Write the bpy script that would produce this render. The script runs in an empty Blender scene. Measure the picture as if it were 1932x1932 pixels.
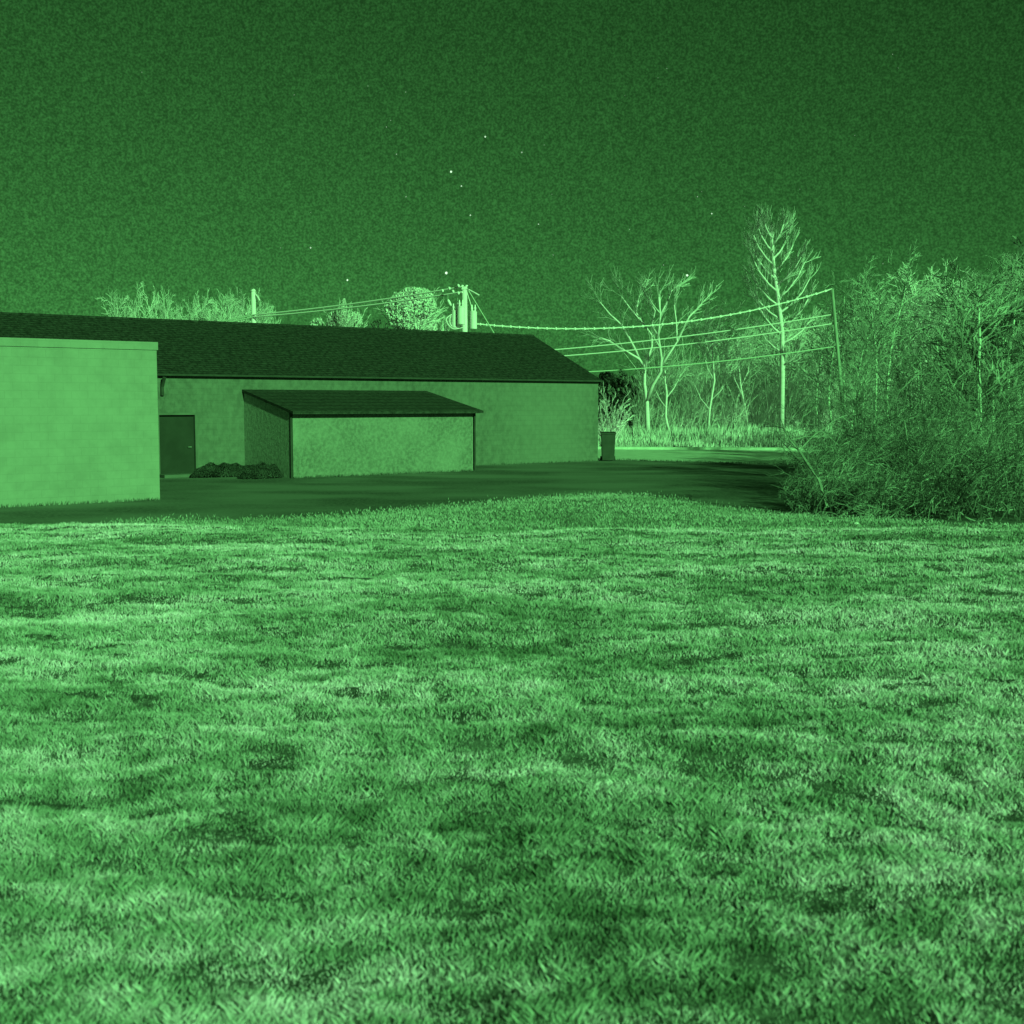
import bpy, math, random
import numpy as np
from mathutils import Vector, Matrix, noise

sc = bpy.context.scene
R = math.radians

# ------------------------------------------------------------------ camera
F = 2400.0            # focal length in pixels of a 1932 px wide picture
W = 1932.0
HOR = 762.0           # row of the horizon
EYE = 2.48
pitch = math.atan((HOR - W/2) / F)      # negative: looks down
cam_d = bpy.data.cameras.new('camera')
cam = bpy.data.objects.new('camera', cam_d)
sc.collection.objects.link(cam)
cam.location = (0, 0, EYE)
cam.rotation_euler = (R(90) + pitch, 0, 0)
cam_d.sensor_width = 36
cam_d.lens = 36 * F / W
cam_d.clip_start = 0.1
cam_d.clip_end = 6000
cam_d.dof.use_dof = True
cam_d.dof.focus_distance = 45
cam_d.dof.aperture_fstop = 3.2
sc.camera = cam

# ------------------------------------------------------------------ light
SUN_ELEV, SUN_AZ = R(21), R(31)      # azimuth: to the right of straight behind the camera
sdir = Vector((math.sin(SUN_AZ)*math.cos(SUN_ELEV), -math.cos(SUN_AZ)*math.cos(SUN_ELEV), math.sin(SUN_ELEV)))
ld = bpy.data.lights.new('sun', 'SUN')
ld.energy = 5.0
ld.angle = R(0.9)
ld.color = (0.235, 1.0, 0.245)       # phosphor green, as the picture is seen
sun = bpy.data.objects.new('sun', ld)
sc.collection.objects.link(sun)
sun.rotation_euler = sdir.to_track_quat('Z', 'Y').to_euler()

world = bpy.data.worlds.new('World')
sc.world = world
world.use_nodes = True
nt = world.node_tree
nt.nodes.clear()
def wn(t): return nt.nodes.new(t)
sky = wn('ShaderNodeTexSky'); sky.sky_type = 'NISHITA'; sky.sun_disc = False
sky.sun_elevation = SUN_ELEV
sky.sun_rotation = math.pi - SUN_AZ
sky.air_density = 1.0; sky.dust_density = 0.6; sky.ozone_density = 1.0
bw = wn('ShaderNodeRGBToBW')
nt.links.new(sky.outputs[0], bw.inputs[0])
tc = wn('ShaderNodeTexCoord')
ns = wn('ShaderNodeTexNoise'); ns.inputs['Scale'].default_value = 260; ns.inputs['Detail'].default_value = 6; ns.inputs['Roughness'].default_value = 0.75
nt.links.new(tc.outputs['Generated'], ns.inputs['Vector'])
mr = wn('ShaderNodeMapRange'); mr.inputs['From Min'].default_value = 0.3; mr.inputs['From Max'].default_value = 0.7
mr.inputs['To Min'].default_value = 0.70; mr.inputs['To Max'].default_value = 1.30
nt.links.new(ns.outputs['Fac'], mr.inputs['Value'])
# the night sky thins out towards the zenith
sx = wn('ShaderNodeSeparateXYZ'); nt.links.new(tc.outputs['Generated'], sx.inputs[0])
el = wn('ShaderNodeMapRange'); el.inputs['From Min'].default_value = 0.02; el.inputs['From Max'].default_value = 0.34
el.inputs['To Min'].default_value = 0.62; el.inputs['To Max'].default_value = 0.60
nt.links.new(sx.outputs['Z'], el.inputs['Value'])
ns2 = wn('ShaderNodeTexNoise'); ns2.inputs['Scale'].default_value = 620; ns2.inputs['Detail'].default_value = 2
nt.links.new(tc.outputs['Generated'], ns2.inputs['Vector'])
mr2 = wn('ShaderNodeMapRange'); mr2.inputs['From Min'].default_value = 0.32; mr2.inputs['From Max'].default_value = 0.72; mr2.interpolation_type = 'SMOOTHSTEP'
mr2.inputs['To Min'].default_value = 0.78; mr2.inputs['To Max'].default_value = 1.45
nt.links.new(ns2.outputs['Fac'], mr2.inputs['Value'])
mm_ = wn('ShaderNodeMath'); mm_.operation = 'MULTIPLY'
nt.links.new(mr.outputs[0], mm_.inputs[0]); nt.links.new(mr2.outputs[0], mm_.inputs[1])
m0 = wn('ShaderNodeMath'); m0.operation = 'MULTIPLY'
nt.links.new(mm_.outputs[0], m0.inputs[0]); nt.links.new(el.outputs[0], m0.inputs[1])
m1 = wn('ShaderNodeMath'); m1.operation = 'MULTIPLY'
nt.links.new(bw.outputs[0], m1.inputs[0]); nt.links.new(m0.outputs[0], m1.inputs[1])
cm = wn('ShaderNodeVectorMath'); cm.operation = 'SCALE'
cm.inputs[0].default_value = (0.20, 1.0, 0.21)
nt.links.new(m1.outputs[0], cm.inputs['Scale'])
bg = wn('ShaderNodeBackground'); bg.inputs['Strength'].default_value = 0.032
nt.links.new(cm.outputs[0], bg.inputs['Color'])
wo = wn('ShaderNodeOutputWorld'); nt.links.new(bg.outputs[0], wo.inputs['Surface'])

sc.view_settings.view_transform = 'Standard'
sc.view_settings.look = 'None'
sc.view_settings.gamma = 1
sc.view_settings.exposure = 0.2
sc.render.resolution_x = 1024; sc.render.resolution_y = 1024

# ------------------------------------------------------------------ sight helpers
cR = Matrix.Rotation(R(90) + pitch, 3, 'X')
def ray(px, py):
    d = cR @ Vector(((px - W/2) / F, -(py - W/2) / F, -1.0))
    return d
def G(px, py, z=0.0):
    d = ray(px, py); t = (z - EYE) / d.z
    return Vector((d.x*t, d.y*t, z))
def P(px, py, Y):
    d = ray(px, py); t = Y / d.y
    return Vector((d.x*t, Y, EYE + d.z*t))

# ------------------------------------------------------------------ materials
def mat(name, a, b=None, scale=4.0, rough=0.85, bump=0.0, detail=5.0, stretch=(1,1,1), lo=0.38, hi=0.62, spec=0.25, metal=0.0,
        big=None, bigscale=0.3, bigamt=0.3):
    m = bpy.data.materials.new(name); m.use_nodes = True
    n = m.node_tree; bs = n.nodes['Principled BSDF']
    bs.inputs['Roughness'].default_value = rough
    bs.inputs['Specular IOR Level'].default_value = spec
    bs.inputs['Metallic'].default_value = metal
    def col(c): return (c, c, c, 1) if not isinstance(c, tuple) else (*c, 1)
    if b is None: b = a
    t = n.nodes.new('ShaderNodeTexCoord'); mp = n.nodes.new('ShaderNodeMapping')
    mp.inputs['Scale'].default_value = stretch
    n.links.new(t.outputs['Object'], mp.inputs['Vector'])
    nz = n.nodes.new('ShaderNodeTexNoise'); nz.inputs['Scale'].default_value = scale; nz.inputs['Detail'].default_value = detail
    nz.inputs['Roughness'].default_value = 0.62
    n.links.new(mp.outputs[0], nz.inputs['Vector'])
    cr = n.nodes.new('ShaderNodeValToRGB')
    cr.color_ramp.elements[0].position = lo; cr.color_ramp.elements[0].color = col(a)
    cr.color_ramp.elements[1].position = hi; cr.color_ramp.elements[1].color = col(b)
    n.links.new(nz.outputs['Fac'], cr.inputs[0])
    out = cr.outputs[0]
    if big is not None:
        n2 = n.nodes.new('ShaderNodeTexNoise'); n2.inputs['Scale'].default_value = bigscale; n2.inputs['Detail'].default_value = 4
        n.links.new(mp.outputs[0], n2.inputs['Vector'])
        r2 = n.nodes.new('ShaderNodeMapRange'); r2.inputs['From Min'].default_value = 0.4; r2.inputs['From Max'].default_value = 0.62
        r2.inputs['To Min'].default_value = 0; r2.inputs['To Max'].default_value = bigamt
        n.links.new(n2.outputs['Fac'], r2.inputs['Value'])
        mx = n.nodes.new('ShaderNodeMix'); mx.data_type = 'RGBA'
        n.links.new(r2.outputs[0], mx.inputs[0]); n.links.new(out, mx.inputs[6]); mx.inputs[7].default_value = col(big)
        out = mx.outputs[2]
    n.links.new(out, bs.inputs['Base Color'])
    if bump:
        bp = n.nodes.new('ShaderNodeBump'); bp.inputs['Strength'].default_value = bump; bp.inputs['Distance'].default_value = 0.03
        n.links.new(nz.outputs['Fac'], bp.inputs['Height']); n.links.new(bp.outputs[0], bs.inputs['Normal'])
    return m

M = {
 'field':   mat('field_grass', 0.14, 0.30, 1.6, bump=0.6, big=0.10, bigscale=0.12, bigamt=0.5),
 'asphalt': mat('worn_asphalt', 0.045, 0.13, 16.0, bump=0.5, stretch=(.7, 1.2, 1), big=0.19, bigscale=0.3, bigamt=0.8, detail=9, lo=.42, hi=.58),
 'lawn': mat('lawn_soil', 0.045, 0.15, 9.0, bump=0.9, detail=9, big=0.05, bigscale=0.5, bigamt=0.5),
 'strip': mat('far_lawn', 0.50, 0.66, 2.0, bump=0.3),
 'verge': mat('verge_turf', 0.16, 0.30, 5.0, bump=0.8, stretch=(0.6, 1.6, 1), big=0.12, bigscale=0.3, bigamt=0.5),
 'curb':    mat('pale_kerb', 0.5, 0.6, 2.0),
 'wall': mat('rendered_block_wall', 0.085, 0.135, 5.0, bump=0.35, stretch=(1, 1, 0.8), big=0.18, bigscale=0.12, bigamt=0.7, detail=8),
 'wing': mat('smooth_pale_wall', 0.22, 0.26, 2.6, bump=0.12, big=0.30, bigscale=0.35, bigamt=0.5, detail=8),
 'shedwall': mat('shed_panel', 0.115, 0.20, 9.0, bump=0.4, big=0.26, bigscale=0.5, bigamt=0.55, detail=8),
 'shedside': mat('shed_side_lightened', 0.28, 0.44, 9.0, bump=0.4, detail=8),  # paler than the front: fill light on the shaded side put into the colour
 'shingle': mat('dark_shingle', 0.022, 0.058, 7.0, bump=0.5, rough=0.95, spec=0.1, detail=9),
 'shedroof': mat('dark_felt', 0.030, 0.062, 7.0, bump=0.4, rough=0.95, spec=0.1, detail=9),
 'trim':    mat('dark_trim', 0.035, 0.05, 3.0),
 'door': mat('dark_door', 0.018, 0.028, 1.2, rough=0.6),
 'frame':   mat('door_frame', 0.10, 0.13, 2.0),
 'metal':   mat('worn_metal', 0.25, 0.35, 3.0, rough=0.5, metal=0.3),
 'bin':     mat('dark_plastic', 0.030, 0.045, 2.0, rough=0.55),
 'pole':    mat('pale_pole_wood', (0.95,0.72,0.93), (0.80,0.60,0.78), 3.0, stretch=(6, 6, 0.5), bump=0.3),
 'poledim': mat('grey_pole_wood', 0.22, 0.36, 3.0, stretch=(6, 6, 0.5), bump=0.3),
 'can':     mat('pale_transformer_paint', (0.85,0.66,0.84), (0.95,0.74,0.94), 2.0, rough=0.45),
 'ceramic': mat('pale_insulator', (0.95,0.8,0.95), None, 2.0, rough=0.3),
 'wire': mat('pale_wire', (0.9,0.74,0.88), None, 2.0, rough=0.5),
 'wire2': mat('grey_wire', 0.6, None, 2.0, rough=0.5),
 'bark': mat('pale_bark', (0.9,0.7,0.88), (0.72,0.58,0.7), 2.2, bump=0.3, stretch=(1,1,3)),
 'bark2': mat('grey_bark', 0.45, 0.72, 1.5, bump=0.3, stretch=(1,1,3)),
 'twig': mat('pale_twig', (0.46,0.44,0.46), (0.70,0.6,0.69), 0.5),
 'twig4': mat('wood_twig', (0.42,0.42,0.42), (0.88,0.74,0.86), 0.35),
 'twig2': mat('dull_twig', 0.24, 0.50, 0.4),
 'twig3': mat('dark_twig', 0.11, 0.42, 0.5),
 'needle': mat('dark_needles', 0.07, 0.15, 0.5),
 'leafp': mat('pale_leaves', (0.6,0.56,0.6), (0.88,0.74,0.86), 0.8),
 'weed':    mat('dry_weeds', (0.42,0.40,0.42), (0.78,0.66,0.77), 0.35),
 'stone': mat('pale_stone', (0.9,0.75,0.9), 0.6, 6.0),
 'weeddark': mat('dull_weeds', 0.06, 0.16, 3.0),
 'shrub': mat('dark_shrub_leaf', 0.025, 0.06, 2.0),
}
def masonry(m, ang_, w, h, dark, strength=0.5, roof=False, bump=0.4):
    """darkens the joints of a block wall (or the laps of shingle courses) that runs at the given angle"""
    n = m.node_tree; bs = n.nodes['Principled BSDF']; src = bs.inputs['Base Color'].links[0].from_socket
    t = n.nodes.new('ShaderNodeTexCoord'); mp = n.nodes.new('ShaderNodeMapping'); mp.inputs['Rotation'].default_value = (0, 0, -ang_)
    n.links.new(t.outputs['Object'], mp.inputs[0]); sp = n.nodes.new('ShaderNodeSeparateXYZ'); n.links.new(mp.outputs[0], sp.inputs[0])
    cb = n.nodes.new('ShaderNodeCombineXYZ'); n.links.new(sp.outputs['X'], cb.inputs['X']); n.links.new(sp.outputs['Z'], cb.inputs['Y'])
    br = n.nodes.new('ShaderNodeTexBrick'); br.inputs['Scale'].default_value = 1.0; br.inputs['Brick Width'].default_value = w; br.inputs['Row Height'].default_value = h
    br.inputs['Mortar Size'].default_value = .012 if not roof else .018; br.inputs['Mortar Smooth'].default_value = .3
    br.inputs['Color1'].default_value = (1, 1, 1, 1); br.inputs['Color2'].default_value = (.84, .84, .84, 1); br.inputs['Mortar'].default_value = (dark, dark, dark, 1)
    n.links.new(cb.outputs[0], br.inputs['Vector'])
    mx = n.nodes.new('ShaderNodeMix'); mx.data_type = 'RGBA'; mx.blend_type = 'MULTIPLY'; mx.inputs[0].default_value = strength
    n.links.new(src, mx.inputs[6]); n.links.new(br.outputs['Color'], mx.inputs[7]); n.links.new(mx.outputs[2], bs.inputs['Base Color'])
AN0 = math.atan2(F, 4042 - W/2)
masonry(M['wall'], AN0, .4, .2, .6, .32); masonry(M['wing'], AN0, .4, .2, .6, .22); masonry(M['shingle'], AN0, .33, .075, .45, .8, roof=True); masonry(M['shedroof'], AN0, .9, .11, .5, .7, roof=True)
# grass blades: the colour runs in patches over the lawn, pale dead grass between greener clumps
def grass_mat(name, dark, midc, pale, sc1=0.55, sc2=4.0, lush=False):
    m = bpy.data.materials.new(name); m.use_nodes = True
    n = m.node_tree; bs = n.nodes['Principled BSDF']
    bs.inputs['Roughness'].default_value = 0.7; bs.inputs['Specular IOR Level'].default_value = 0.2
    t = n.nodes.new('ShaderNodeTexCoord')
    mp = n.nodes.new('ShaderNodeMapping'); mp.inputs['Scale'].default_value = (0.55, 1.0, 0.0)
    mp.inputs['Rotation'].default_value = (0, 0, R(-12))
    n.links.new(t.outputs['Object'], mp.inputs[0])
    a = n.nodes.new('ShaderNodeTexNoise'); a.inputs['Scale'].default_value = sc1; a.inputs['Detail'].default_value = 6; a.inputs['Roughness'].default_value = 0.6
    b = n.nodes.new('ShaderNodeTexNoise'); b.inputs['Scale'].default_value = sc2; b.inputs['Detail'].default_value = 4; b.inputs['Roughness'].default_value = 0.7
    n.links.new(mp.outputs[0], a.inputs['Vector']); n.links.new(mp.outputs[0], b.inputs['Vector'])
    x = n.nodes.new('ShaderNodeMath'); x.operation = 'MULTIPLY_ADD'; x.inputs[1].default_value = 0.5
    y = n.nodes.new('ShaderNodeMath'); y.operation = 'MULTIPLY'; y.inputs[1].default_value = 0.5
    n.links.new(b.outputs['Fac'], y.inputs[0]); n.links.new(a.outputs['Fac'], x.inputs[0]); n.links.new(y.outputs[0], x.inputs[2])
    cr = n.nodes.new('ShaderNodeValToRGB'); e = cr.color_ramp.elements
    e[0].position = 0.38; e[0].color = (*dark, 1); e[1].position = 0.585; e[1].color = (*pale, 1)
    k = e.new(0.47); k.color = (*midc, 1)
    src = x.outputs[0]
    if lush:
        pn = n.nodes.new('ShaderNodeTexNoise'); pn.inputs['Scale'].default_value = 0.32; pn.inputs['Detail'].default_value = 5
        n.links.new(mp.outputs[0], pn.inputs['Vector'])
        ma = n.nodes.new('ShaderNodeMath'); ma.operation = 'MULTIPLY_ADD'; ma.inputs[1].default_value = 14.0
        n.links.new(pn.outputs['Fac'], ma.inputs[0]); ma.inputs[2].default_value = 9.5
        rg = n.nodes.new('ShaderNodeMapRange'); rg.interpolation_type = 'SMOOTHSTEP'
        rg.inputs['From Min'].default_value = 12.0; rg.inputs['From Max'].default_value = 22.0; rg.inputs['To Min'].default_value = -0.05; rg.inputs['To Max'].default_value = 0.025
        n.links.new(ma.outputs[0], rg.inputs['Value'])
        ad = n.nodes.new('ShaderNodeMath'); ad.operation = 'ADD'; n.links.new(src, ad.inputs[0]); n.links.new(rg.outputs[0], ad.inputs[1]); src = ad.outputs[0]
    n.links.new(src, cr.inputs[0]); n.links.new(cr.outputs[0], bs.inputs['Base Color'])
    return m
M['blade'] = grass_mat('grass_blades', (0.14,0.17,0.14), (0.40,0.40,0.40), (0.95,0.70,0.93), lush=True)
M['bladeshort'] = grass_mat('short_grass_blades', (0.12,0.13,0.12), (0.28,0.30,0.28), (0.46,0.43,0.46))

# ------------------------------------------------------------------ object helpers
def link(o): sc.collection.objects.link(o); return o
def tag(o, label=None, cat=None, group=None, kind=None):
    if label: o['label'] = label
    if cat: o['category'] = cat
    if group: o['group'] = group
    if kind: o['kind'] = kind
    return o
def empty(name, loc, label, cat, group=None):
    o = bpy.data.objects.new(name, None); link(o); o.location = loc
    o.empty_display_size = 0.3
    return tag(o, label, cat, group)
class MB:
    """collects shapes given in world coordinates; build() links them as one mesh object"""
    def __init__(s): s.v = []; s.f = []
    def poly(s, pts):
        k = len(s.v); s.v += [tuple(p) for p in pts]; s.f.append(tuple(range(k, k+len(pts))))
    def prism(s, base, vec):
        """closed prism: base polygon swept by vec"""
        n = len(base); k = len(s.v); vec = Vector(vec)
        s.v += [tuple(Vector(p)) for p in base] + [tuple(Vector(p)+vec) for p in base]
        s.f.append(tuple(range(k+n-1, k-1, -1))); s.f.append(tuple(range(k+n, k+2*n)))
        for i in range(n):
            j = (i+1) % n; s.f.append((k+i, k+j, k+n+j, k+n+i))
    def box(s, o, ux, uy, uz):
        o, ux, uy, uz = map(Vector, (o, ux, uy, uz))
        s.prism([o, o+ux, o+ux+uy, o+uy], uz)
    def tube(s, pts, rad, n=6, cap=True):
        k0 = len(s.v); m = len(pts)
        if not hasattr(rad, '__len__'): rad = [rad]*m
        for i in range(m):
            a = pts[max(i-1, 0)]; b = pts[min(i+1, m-1)]
            d = Vector(b) - Vector(a)
            if d.length < 1e-9: d = Vector((0,0,1))
            d.normalize()
            u = d.cross(Vector((0.13, 0.9, 0.31))) if abs(d.y) < 0.9 else d.cross(Vector((1, 0, 0.1)))
            u.normalize(); w = d.cross(u)
            c = Vector(pts[i]); r = rad[i]
            for q in range(n):
                an = 2*math.pi*q/n
                s.v.append(tuple(c + u*(r*math.cos(an)) + w*(r*math.sin(an))))
        for i in range(m-1):
            for q in range(n):
                q2 = (q+1) % n
                s.f.append((k0+i*n+q, k0+i*n+q2, k0+(i+1)*n+q2, k0+(i+1)*n+q))
        if cap:
            s.f.append(tuple(k0+q for q in reversed(range(n)))); s.f.append(tuple(k0+(m-1)*n+q for q in range(n)))
    def build(s, name, m, parent=None, origin=None, smooth=False):
        if parent is not None: origin = parent.matrix_world.translation if False else Vector(parent['_o'])
        if origin is None: origin = Vector((0, 0, 0))
        me = bpy.data.meshes.new(name)
        me.from_pydata([(x-origin[0], y-origin[1], z-origin[2]) for x, y, z in s.v], [], s.f)
        me.materials.append(m); me.update()
        if smooth: me.polygons.foreach_set('use_smooth', [True]*len(me.polygons))
        o = bpy.data.objects.new(name, me); link(o)
        if parent is not None: o.parent = parent
        else: o.location = origin
        o['_o'] = tuple(origin)
        return o
def root(name, loc, label, cat, group=None):
    o = empty(name, loc, label, cat, group); o['_o'] = tuple(loc); return o

# ------------------------------------------------------------------ ground
def struct(mb, name, m): return tag(mb.build(name, m), kind='structure')
g = MB()
# one sheet to the horizon
g.poly([(-2500, -300, 0), (2500, -300, 0), (2500, 4500, 0), (-2500, 4500, 0)])
struct(g, 'ground', M['field'])

def gp(px, py, z): v = G(px, py); return Vector((v.x, v.y, z))
# axes of the building
VPX = 4042 - W/2
ang = math.atan2(F, VPX)
A = Vector((math.cos(ang), math.sin(ang), 0))          # along the front, to the right
B = Vector((-math.sin(ang), math.cos(ang), 0))         # away from the camera
UP = Vector((0, 0, 1))

# asphalt lot between lawn and building; right front bulge paints bush shade on grass
front = [(-700, 984), (226, 992), (446, 994), (620, 984), (850, 963), (1082, 942), (1190, 940), (1290, 956), (1400, 974), (1520, 984), (1760, 990), (2600, 994)]
back = [(2600, 886-9), (1525, 878), (1155, 868), (1090, 862), (374, 880), (-700, 905)]
def jag(pts, z, amp, step, seed):
    rnd = random.Random(seed); out = []
    w = [gp(x, y, z) for x, y in pts]
    for a, b in zip(w[:-1], w[1:]):
        n = max(1, int((b-a).length/step))
        for i in range(n):
            q = a.lerp(b, i/n)
            q.x += rnd.uniform(-amp, amp); q.y += rnd.uniform(-amp, amp); out.append(q)
    out.append(w[-1]); return out
mb = MB(); mb.poly(jag(front, 0.008, 0.06, 0.5, 1) + [gp(2600, 880, .008), gp(1525, 878, .008), gp(1155, 868, .008), gp(1100, 860, .008), gp(300, 872, .008), gp(-700, 880, .008)])
struct(mb, 'lot_and_bush_shade', M['asphalt'])
# worn turf between the lot and the lawn
lawn_edge = [(-700, 988), (226, 992.5), (446, 995), (849, 1003), (1150, 1003), (1352, 999), (1720, 1001), (2300, 1004)]
mb = MB(); mb.poly([gp(x, y, .004) for x, y in lawn_edge] + [gp(2300, 960, .004), gp(1500, 940, .004), gp(1082, 928, .004), gp(620, 978, .004)])
struct(mb, 'verge', M['verge'])
# paler strip of short grass behind the lot, with its stone edging
mb = MB(); mb.poly([gp(1100, 868, .004), gp(1155, 868.5, .004), gp(1525, 878.5, .004), gp(2300, 884, .004), gp(2300, 853, .004), gp(1525, 850.5, .004), gp(1100, 846, .004)])
struct(mb, 'far_lawn_strip', M['strip'])
mb = MB()
a, b = gp(1100, 847.5, 0), gp(1600, 850.5, 0)
d = (b-a).normalized(); nn = Vector((-d.y, d.x, 0))
mb.box(a, b-a, nn*0.5, (0, 0, .14))
tag(mb.build('kerb', M['curb']), kind='structure')

# lawn sheet with soft humps
rnd = random.Random(5)
def lawn_far(x):     # far edge of the lawn at world x (bisect through the picture column)
    y = 25.0
    for _ in range(12):
        px = W/2 + x / y * F
        row = np.interp(px, [p[0] for p in lawn_edge], [p[1] for p in lawn_edge])
        y = G(W/2, row).y
    return y
xs_ = np.linspace(-16, 16, 65); FAR = np.array([lawn_far(x) for x in xs_])
def far_at(x): return float(np.interp(x, xs_, FAR))
def hump(x, y):
    h = 0.10*(noise.noise(Vector((x*0.30+y*.05, y*0.75, 3.1)))+0.45) + 0.06*(noise.noise(Vector((x*0.8, y*2.0, 7.7)))+0.4) + 0.032*noise.noise(Vector((x*2.6, y*4.5, 1)))+0.025
    e = min(1.0, max(0.0, (far_at(x)-y)/1.2))
    return 0.012 + max(0.0, h)*e
NX, NY = 210, 260
v = []; f = []
for j in range(NY+1):
    for i in range(NX+1):
        x = -16 + 32*i/NX; t = (j/NY); y = -6 + (far_at(x)+6)*t
        v.append((x, y, hump(x, y)))
for j in range(NY):
    for i in range(NX):
        k = j*(NX+1)+i; f.append((k, k+1, k+NX+2, k+NX+1))
me = bpy.data.meshes.new('lawn'); me.from_pydata(v, [], f); me.materials.append(M['lawn'])
me.polygons.foreach_set('use_smooth', [True]*len(f))
tag(link(bpy.data.objects.new('lawn', me)), kind='structure')

# grass blades: one uncountable mass
def blades(name, pts, hmin, hmax, w, m, seed, label=None, lean=0.6, clump=None):
    rs = np.random.RandomState(seed); n = len(pts)
    pts = np.asarray(pts); h = rs.uniform(hmin, hmax, n)
    if clump is not None: h = h*clump
    an = rs.uniform(0, 2*np.pi, n); bn = rs.uniform(0, 2*np.pi, n); l = rs.uniform(0.1, lean, n)*h
    ww = w*rs.uniform(0.6, 1.3, n)
    if pts.shape[1] > 3: ww = ww*pts[:, 3]; h = h*1.0
    dx = np.cos(an)*ww/2; dy = np.sin(an)*ww/2
    co = np.zeros((n, 4, 3), np.float32)
    base = pts[:, :3]
    co[:, 0] = base + np.stack([-dx, -dy, np.zeros(n)], 1)
    co[:, 1] = base + np.stack([dx, dy, np.zeros(n)], 1)
    lx = np.cos(bn)*l; ly = np.sin(bn)*l
    co[:, 2] = base + np.stack([dx*0.7+lx*0.45, dy*0.7+ly*0.45, h*0.62], 1)
    co[:, 3] = base + np.stack([lx, ly, h], 1)
    me = bpy.data.meshes.new(name)
    me.vertices.add(n*4); me.vertices.foreach_set('co', co.ravel())
    idx = np.arange(n)[:, None]*4
    tri = np.concatenate([idx+0, idx+1, idx+2, idx+0, idx+2, idx+3], 1).ravel()
    me.loops.add(n*6); me.loops.foreach_set('vertex_index', tri.astype(np.int32))
    me.polygons.add(n*2); me.polygons.foreach_set('loop_start', np.arange(0, n*6, 3, dtype=np.int32))
    me.polygons.foreach_set('loop_total', np.full(n*2, 3, np.int32))
    me.materials.append(m); me.update(calc_edges=True)
    o = link(bpy.data.objects.new(name, me))
    tag(o, label, 'grass', kind='stuff'); return o
rs = np.random.RandomState(11)
def scatter(n, y0, y1, margin=1.15):
    """points spread so that their density falls with distance"""
    u = rs.rand(n); y = y0*(y1/y0)**u
    half = (W/2/F)*margin*y + 0.6
    x = rs.uniform(-1, 1, n)*half
    return x, y
x, y = scatter(1500000, 3.9, 27.0)
keep = []; cl = []
for a_, b_ in zip(x, y):
    if b_ > far_at(a_) - 0.05: continue
    c = noise.noise(Vector((a_*2.2, b_*2.6, 0))) + 0.6*noise.noise(Vector((a_*6.5, b_*6.5, 4)))
    if rs.rand() > (.17 + .060*b_)*(1.0 + .6*c): continue  # fewer blades near the camera, so dark soil imitates light falling off
    sz = 0.42 + b_/11.0
    keep.append((a_, b_, hump(a_, b_)-0.004, sz)); cl.append(max(0.35, 0.95+1.0*c))
blades('lawn_grass', keep, 0.018, 0.055, 0.0052, M['blade'], 3, 'pale tufty mown grass covering the near lawn', lean=.9, clump=np.array(cl))
# short sparse grass on the verge
keep = []
ve = [p for p in lawn_edge]
for _ in range(70000):
    px = rs.uniform(430, 2050); py = rs.uniform(895, 1002)
    top = np.interp(px, [446, 620, 850, 1082, 1190, 1290, 1400, 1520, 1760, 2300], [994, 983, 962, 941, 939, 955, 973, 983, 989, 992]); bot = np.interp(px, [p[0] for p in lawn_edge], [p[1] for p in lawn_edge])
    if py < top or py > bot: continue
    q = G(px, py); keep.append((q.x, q.y, 0.003, 2.6))
blades('verge_grass', keep, 0.03, 0.07, 0.008, M['bladeshort'], 9, 'short darker grass on the worn verge beyond the lawn', lean=1.2)

# ------------------------------------------------------------------ main building
C = G(1128, 870)                               # right front corner at the ground
def along(px, base=C):                         # distance along the front (from C, to the left) met by picture column px
    d = ray(px, HOR); d2 = Vector((d.x, d.y, 0))
    # base + s*A = t*d2
    den = A.x*d2.y - A.y*d2.x
    return (d2.x*base.y - d2.y*base.x) / den * -1 if False else (base.y*d2.x - base.x*d2.y) / den
WH = EYE * (870-717) / (870-762)
BW = (P(1003, 634, 1) - Vector((0,0,EYE)))     # direction of the ridge end
# half depth of the roof: eave corner + s*B seen at column 1003
d3 = ray(1003, 634)
s = (C.x*d3.y - C.y*d3.x) / (B.y*d3.x - B.x*d3.y)
half = s
ridge_pt = C + B*half
ridge_z = EYE + d3.z/d3.y*ridge_pt.y
LEN = 27.0
bo = C - A*LEN*0.5
bld = root('long_building', tuple(bo), 'long single-storey building with pale walls and a dark shingled gable roof, behind the lot', 'building')
Lf = C - A*LEN
mb = MB()
gz = WH + (ridge_z-WH)*0.955
t_ = 0.25
# front wall left of the door, right of the door and above it
def front_box(s0, s1, z0, z1, mb, off=0.0, th=t_):
    mb.box(C + A*s0 + B*off + UP*z0, A*(s1-s0), B*th, UP*(z1-z0))
sd0, sd1 = along(296), along(370)
DH = EYE*(900.6-783)/(900.6-762)
front_box(-LEN, sd0, 0, WH, mb); front_box(sd1, 0, 0, WH, mb); front_box(sd0, sd1, DH, WH, mb)
# gable ends and back
for q in (C, Lf + A*t_):
    pts = [q + B*t_, q + B*(2*half - t_), q + B*(2*half - t_) + UP*WH, q + B*half + UP*gz, q + B*t_ + UP*WH]
    mb.prism(pts, -A*t_)
mb.box(C - A*LEN + B*(2*half-t_), A*LEN, B*t_, UP*WH)
mb.build('wall', M['wall'], bld)
# roof slab: two slopes with a small overhang
ov = 0.12; th = 0.07
slope = (ridge_z - WH) / half
mb = MB()
e0 = C + A*0.12 - B*ov; 
def roofpt(sB, z): return C + A*0.12 + B*sB + UP*z
prof = [roofpt(-ov, WH - slope*ov + 0.02), roofpt(half, ridge_z), roofpt(2*half+ov, WH - slope*ov + 0.02),
        roofpt(2*half+ov, WH - slope*ov + 0.02 + th), roofpt(half, ridge_z + th), roofpt(-ov, WH - slope*ov + 0.02 + th)]
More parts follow.
